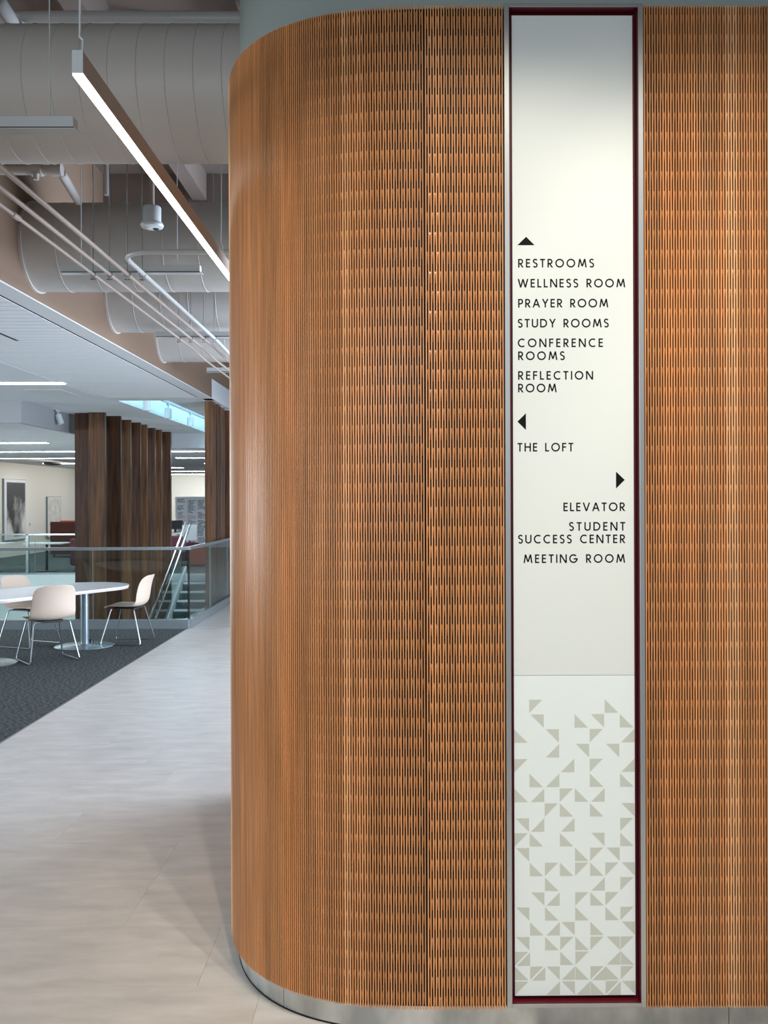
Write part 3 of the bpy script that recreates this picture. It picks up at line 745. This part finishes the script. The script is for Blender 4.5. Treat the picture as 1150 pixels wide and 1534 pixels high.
for xx in (-4.885, -4.873):
    for (yy, zo) in ((.2, .9), (-6.9, .9), (-6.9, .05), (.2, .05)): mb.v.append((xx, yy, zo+yy*.17/.3))
mb.f = [(0,1,2,3),(4,7,6,5)]+[(j, 4+j, 4+(j+1)%4, (j+1)%4) for j in range(4)]
mb.build('glass_balustrade', M['glass'], st)
for k in range(2, 22, 3):
    y = -.3*k; z = y*.17/.3
    MB().tube([(-4.88, y, z+.80), (-4.83, y, z+.80), (-4.80, y, z+.9)], .009, 8).build('rail_bracket', M['steel'], st)

# ================================================================== oval table and chairs
tb = thing('oval_table', 'long oval white table on two grey pedestal posts', 'table', (-3.93, 10.24, 0), math.atan2(.87, .49))
HT = .70; R0 = .50; half = .67
poly = []
for k in range(28): a = -PI/2+PI*k/27; poly.append((half+R0*math.cos(a), R0*math.sin(a)))
for k in range(28): a = PI/2+PI*k/27; poly.append((-half+R0*math.cos(a), R0*math.sin(a)))
MB().prism(poly, HT-.012, HT).build('tabletop', M['table'], tb, smooth=True, angle=30)
MB().prism([(x*.995, y*.99) for x, y in poly], HT-.034, HT-.012).build('edge_band', M['edge'], tb, smooth=True, angle=30)
for s in (1, -1):
    x = s*half
    leg_o = MB().tube([(x, 0, .02), (x, 0, HT-.03)], .048, 24).build('leg', M['post'], tb, smooth=True)
    MB().lathe([(.33, 0.002), (.335, .008), (.31, .016), (.06, .024), (.05, .03)], x, 0, 36).build('base', M['steelw'], tb, smooth=True)
    MB().lathe([(.03, .016), (.03, .05), (.01, .055)], x+.2, .12, 12).build('leveller_knob', M['blk'], tb, smooth=True)
MB().box(-.22, .22, -.10, .10, HT-.075, HT-.034).build('cable_tray', M['blk'], tb)

def make_chair(label):
    t = thing('shell_chair', label, 'chair', (0,0,0), 0, 'cream shell chairs at the oval table')
    # local: facing +Y
    prof = [(.235,.425),(.225,.442),(.18,.452),(.10,.450),(.0,.440),(-.09,.434),(-.15,.440),(-.195,.465),(-.222,.51),(-.235,.57),(-.245,.64),(-.258,.71),(-.275,.765),(-.288,.795),(-.294,.808)]
    wid = [.15,.185,.212,.226,.232,.234,.235,.236,.236,.234,.230,.224,.208,.175,.10]
    up_ = [.0,.002,.005,.010,.016,.024,.030,.03,.02,.01,.0,0,0,0,0]; fw = [0,0,0,0,0,0,.01,.03,.05,.06,.06,.055,.045,.03,.012]
    NU = 13; V = []; F = []
    for (y, z), wd, u_, f_ in zip(prof, wid, up_, fw):
        for j in range(NU):
            u = -1+2*j/(NU-1); V.append((u*wd, y+f_*abs(u)**2.2, z+u_*abs(u)**2.2))
    for i in range(len(prof)-1):
        for j in range(NU-1): F.append((i*NU+j, i*NU+j+1, (i+1)*NU+j+1, (i+1)*NU+j))
    mb = MB(); mb.v = V; mb.f = F
    o = mb.build('seat_shell', M['shell'], t); o.data.shade_smooth()
    md = o.modifiers.new('thick', 'SOLIDIFY'); md.thickness = .009; md.offset = 0
    md = o.modifiers.new('sub', 'SUBSURF'); md.levels = 1; md.render_levels = 2
    for s in (-1, 1):
        MB().tube([(s*.07, .13, .418), (s*.17, .14, .425), (s*.245, .245, .009), (s*.255, -.235, .009), (s*.185, -.13, .425), (s*.07, -.12, .412)], .0065, 10, fillet=.035).build('sled_leg', M['chrome'], t, smooth=True)
    MB().tube([(-.08, .13, .418), (.08, .13, .418)], .007, 8).build('cross_bar', M['chrome'], t)
    MB().tube([(-.08, -.12, .412), (.08, -.12, .412)], .007, 8).build('cross_bar', M['chrome'], t)
    MB().box(-.13, .13, -.13, .15, .412, .430).build('seat_mount', M['blk'], t, bevel=.005)
    return t
def face(dx, dy): return math.atan2(-dx, dy)
ch = make_chair('cream shell chair seen from behind, in front of the oval table'); ch.location = (-3.68, 9.89, .001); ch.rotation_euler[2] = face(-.63, .77)
c2 = copy_tree(ch); c2['label'] = 'cream shell chair facing left at the right end of the table'; c2.location = (-3.17, 11.08, .001); c2.rotation_euler[2] = face(-1, .06)
c3 = copy_tree(ch); c3['label'] = 'leftmost cream shell chair, tucked behind the oval table'; c3.location = (-4.27, 10.92, .001); c3.rotation_euler[2] = face(.92, -.39)

# ================================================================== far things
def art(y0, y1, z0, z1, label, m, bw):
    t = thing('framed_artwork', label, 'artwork', (-11.8, (y0+y1)/2, z0), 0); hy = (y1-y0)/2; H = z1-z0
    MB().box(0, .06, -hy, hy, 0, H).build('frame', M['post'], t)
    MB().box(.06, .064, -hy+.02, hy-.02, .02, H-.02).build('mat_board', M['white'], t)
    MB().box(.064, .068, -hy+bw, hy-bw*.4, bw*.6, H-bw*.6).build('print', m, t)
art(28.1, 29.75, .50, 2.38, 'large framed black and white photograph print on the cream wall', M['photo'], .18)
art(31.6, 32.9, .45, 1.85, 'small framed pale print right of the large photograph', M['pale'], .10)
t = thing('wall_outlet', 'small wall outlet plate between the two artworks', 'outlet', (-11.8, 30.2, .95)); MB().box(0, .01, -.1, .1, -.07, .07).build('plate', M['white'], t); MB().box(.01, .014, -.04, .04, -.03, .03).build('socket', M['post'], t)
# high-back booth
t = thing('lounge_booth', 'high-backed brown and rust lounge booth below the small artwork', 'sofa', (-9.75, 28.6, 0))
MB().box(-.68, .12, -.35, -.27, .08, 1.07).build('side_panel', M['brownf'], t, bevel=.03)
MB().box(.12, 1.1, -.34, -.27, .08, 1.05).build('side_panel', M['rust'], t, bevel=.03)
MB().box(-.68, 1.1, .45, .55, .08, 1.09).build('backrest', M['rust'], t, bevel=.03)
MB().box(-.60, 1.1, -.26, .44, .15, .45).build('seat', M['rust'], t, bevel=.04)
for x in (-.6, .95): MB().box(x, x+.06, -.3, -.24, 0, .08).build('foot', M['blk'], t)
t = thing('low_table', 'white topped low table in front of the brown booth', 'table', (-8.42, 22.6, 0))
MB().box(-.46, .46, -.3, .3, .66, .69).build('tabletop', M['table'], t, bevel=.005); MB().tube([(0,0,.02),(0,0,.66)], .03, 12).build('leg', M['blk'], t); MB().lathe([(.25,0),(.25,.015),(.03,.025)]).build('base', M['blk'], t)
t = thing('low_table', 'second white topped low table at the left edge of view', 'table', (-9.75, 22.6, 0))
MB().box(-.46, .46, -.3, .3, .66, .69).build('tabletop', M['table'], t, bevel=.005); MB().tube([(0,0,.02),(0,0,.66)], .03, 12).build('leg', M['blk'], t); MB().lathe([(.25,0),(.25,.015),(.03,.025)]).build('base', M['blk'], t)
def tub(loc, rz, label, m, mw):
    t = thing('lounge_chair', label, 'chair', loc, rz)
    MB().box(-.33, .33, -.3, .3, .12, .42).build('seat', m, t, bevel=.05)
    MB().box(-.36, .36, .26, .38, .12, .78).build('backrest', m, t, bevel=.05)
    for s in (-1, 1): MB().box(s*.34-.05, s*.34+.05, -.28, .3, .12, .6).build('armrest', m, t, bevel=.03)
    for a in (-1, 1):
        for b2 in (-1, 1): MB().tube([(a*.27, b2*.25, .12), (a*.29, b2*.27, 0)], .014, 8).build('leg', M['blk'], t)
tub((-7.45, 22.95, 0), 1.2, 'maroon lounge chair beside the low table, left of the fins', M['maroon'], None)
t = thing('ottoman', 'rust orange cube ottoman seen through the corner glass', 'ottoman', (-5.03, 24.1, 0))
MB().box(-.24, .24, -.24, .24, .05, .50).build('cushion', M['rust'], t, bevel=.03); MB().box(-.21, .21, -.21, .21, 0, .05).build('base', M['blk'], t)
tub((-5.75, 24.6, 0), PI-.3, 'purple-brown lounge chair beside the orange ottoman', M['maroon'], None)
# mobile whiteboard full of notes
t = thing('mobile_whiteboard', 'tall blue-grey whiteboard covered with handwritten notes', 'whiteboard', (-7.05, 33.0, 0))
MB().box(-.72, .9, -.02, .02, .10, 1.83).build('board', M['board'], t)
for x in (-.6, .75): MB().box(x-.03, x+.03, -.25, .25, 0.0, .1).build('foot', M['steel'], t)
mb = MB(); mbp = MB(); rr = random.Random(5)
for cx in (-.66, -.30, .06, .42):
    z = 1.76
    while z > .2:
        ln = rr.uniform(.12, .27); x = cx+rr.uniform(0, .03)
        if rr.random() < .86:
            tgt = mbp if (1.05 < z < 1.22 and cx < 0) else mb
            xx = x
            while xx < x+ln:
                wl = rr.uniform(.02, .06); hh = rr.uniform(.018, .034)
                tgt.box(xx, xx+wl, -.024, -.020, z-hh, z); xx += wl+.012
        z -= .047
stuff(mb.build('handwriting', M['scribble'], t)); stuff(mbp.build('pink_notes', M['pink'], t))
t = thing('wall_phone', 'small black device on the white wall left of the whiteboard', 'device', (-9.95, 42.95, 1.25)); MB().box(-.06, .06, -.05, .05, 0, .35).build('body', M['blk'], t); MB().box(-.04, .04, -.055, -.05, .2, .3).build('screen', M['post'], t)
t = thing('work_desk', 'white desk with black items beyond the stairs', 'desk', (-6.65, 28.0, 0))
MB().box(-.35, .35, -.3, .3, .70, .74).build('tabletop', M['table'], t)
for a in (-1, 1): MB().box(a*.3-.02, a*.3+.02, -.25, .25, 0, .70).build('leg', M['blk'], t)
t = thing('desk_monitor', 'small black monitor standing on the white desk', 'monitor', (-6.6, 28.0, .74)); MB().box(-.22, .22, -.02, .02, .1, .36).build('screen', M['blk'], t); MB().box(-.03, .03, -.03, .03, 0, .1).build('stand', M['blk'], t); MB().box(-.1, .1, -.08, .08, 0, .01).build('base', M['blk'], t)
t = thing('office_chair', 'grey office chair in front of the whiteboard', 'chair', (-5.85, 26.6, 0), .3)
MB().box(-.23, .23, -.22, .22, .44, .50).build('seat', M['blk'], t, bevel=.02); MB().box(-.21, .21, .18, .22, .55, 1.0).build('backrest', M['board'], t, bevel=.015)
MB().tube([(0,0,.06),(0,0,.44)], .025, 10).build('gas_lift', M['steel'], t); MB().tube([(0,.2,.48),(0,.24,.6)], .02, 8).build('back_bar', M['blk'], t)
for k in range(5):
    a = 2*PI*k/5; MB().tube([(0,0,.08),(.28*math.cos(a), .28*math.sin(a), .03)], .017, 8).build('base_spoke', M['steel'], t)
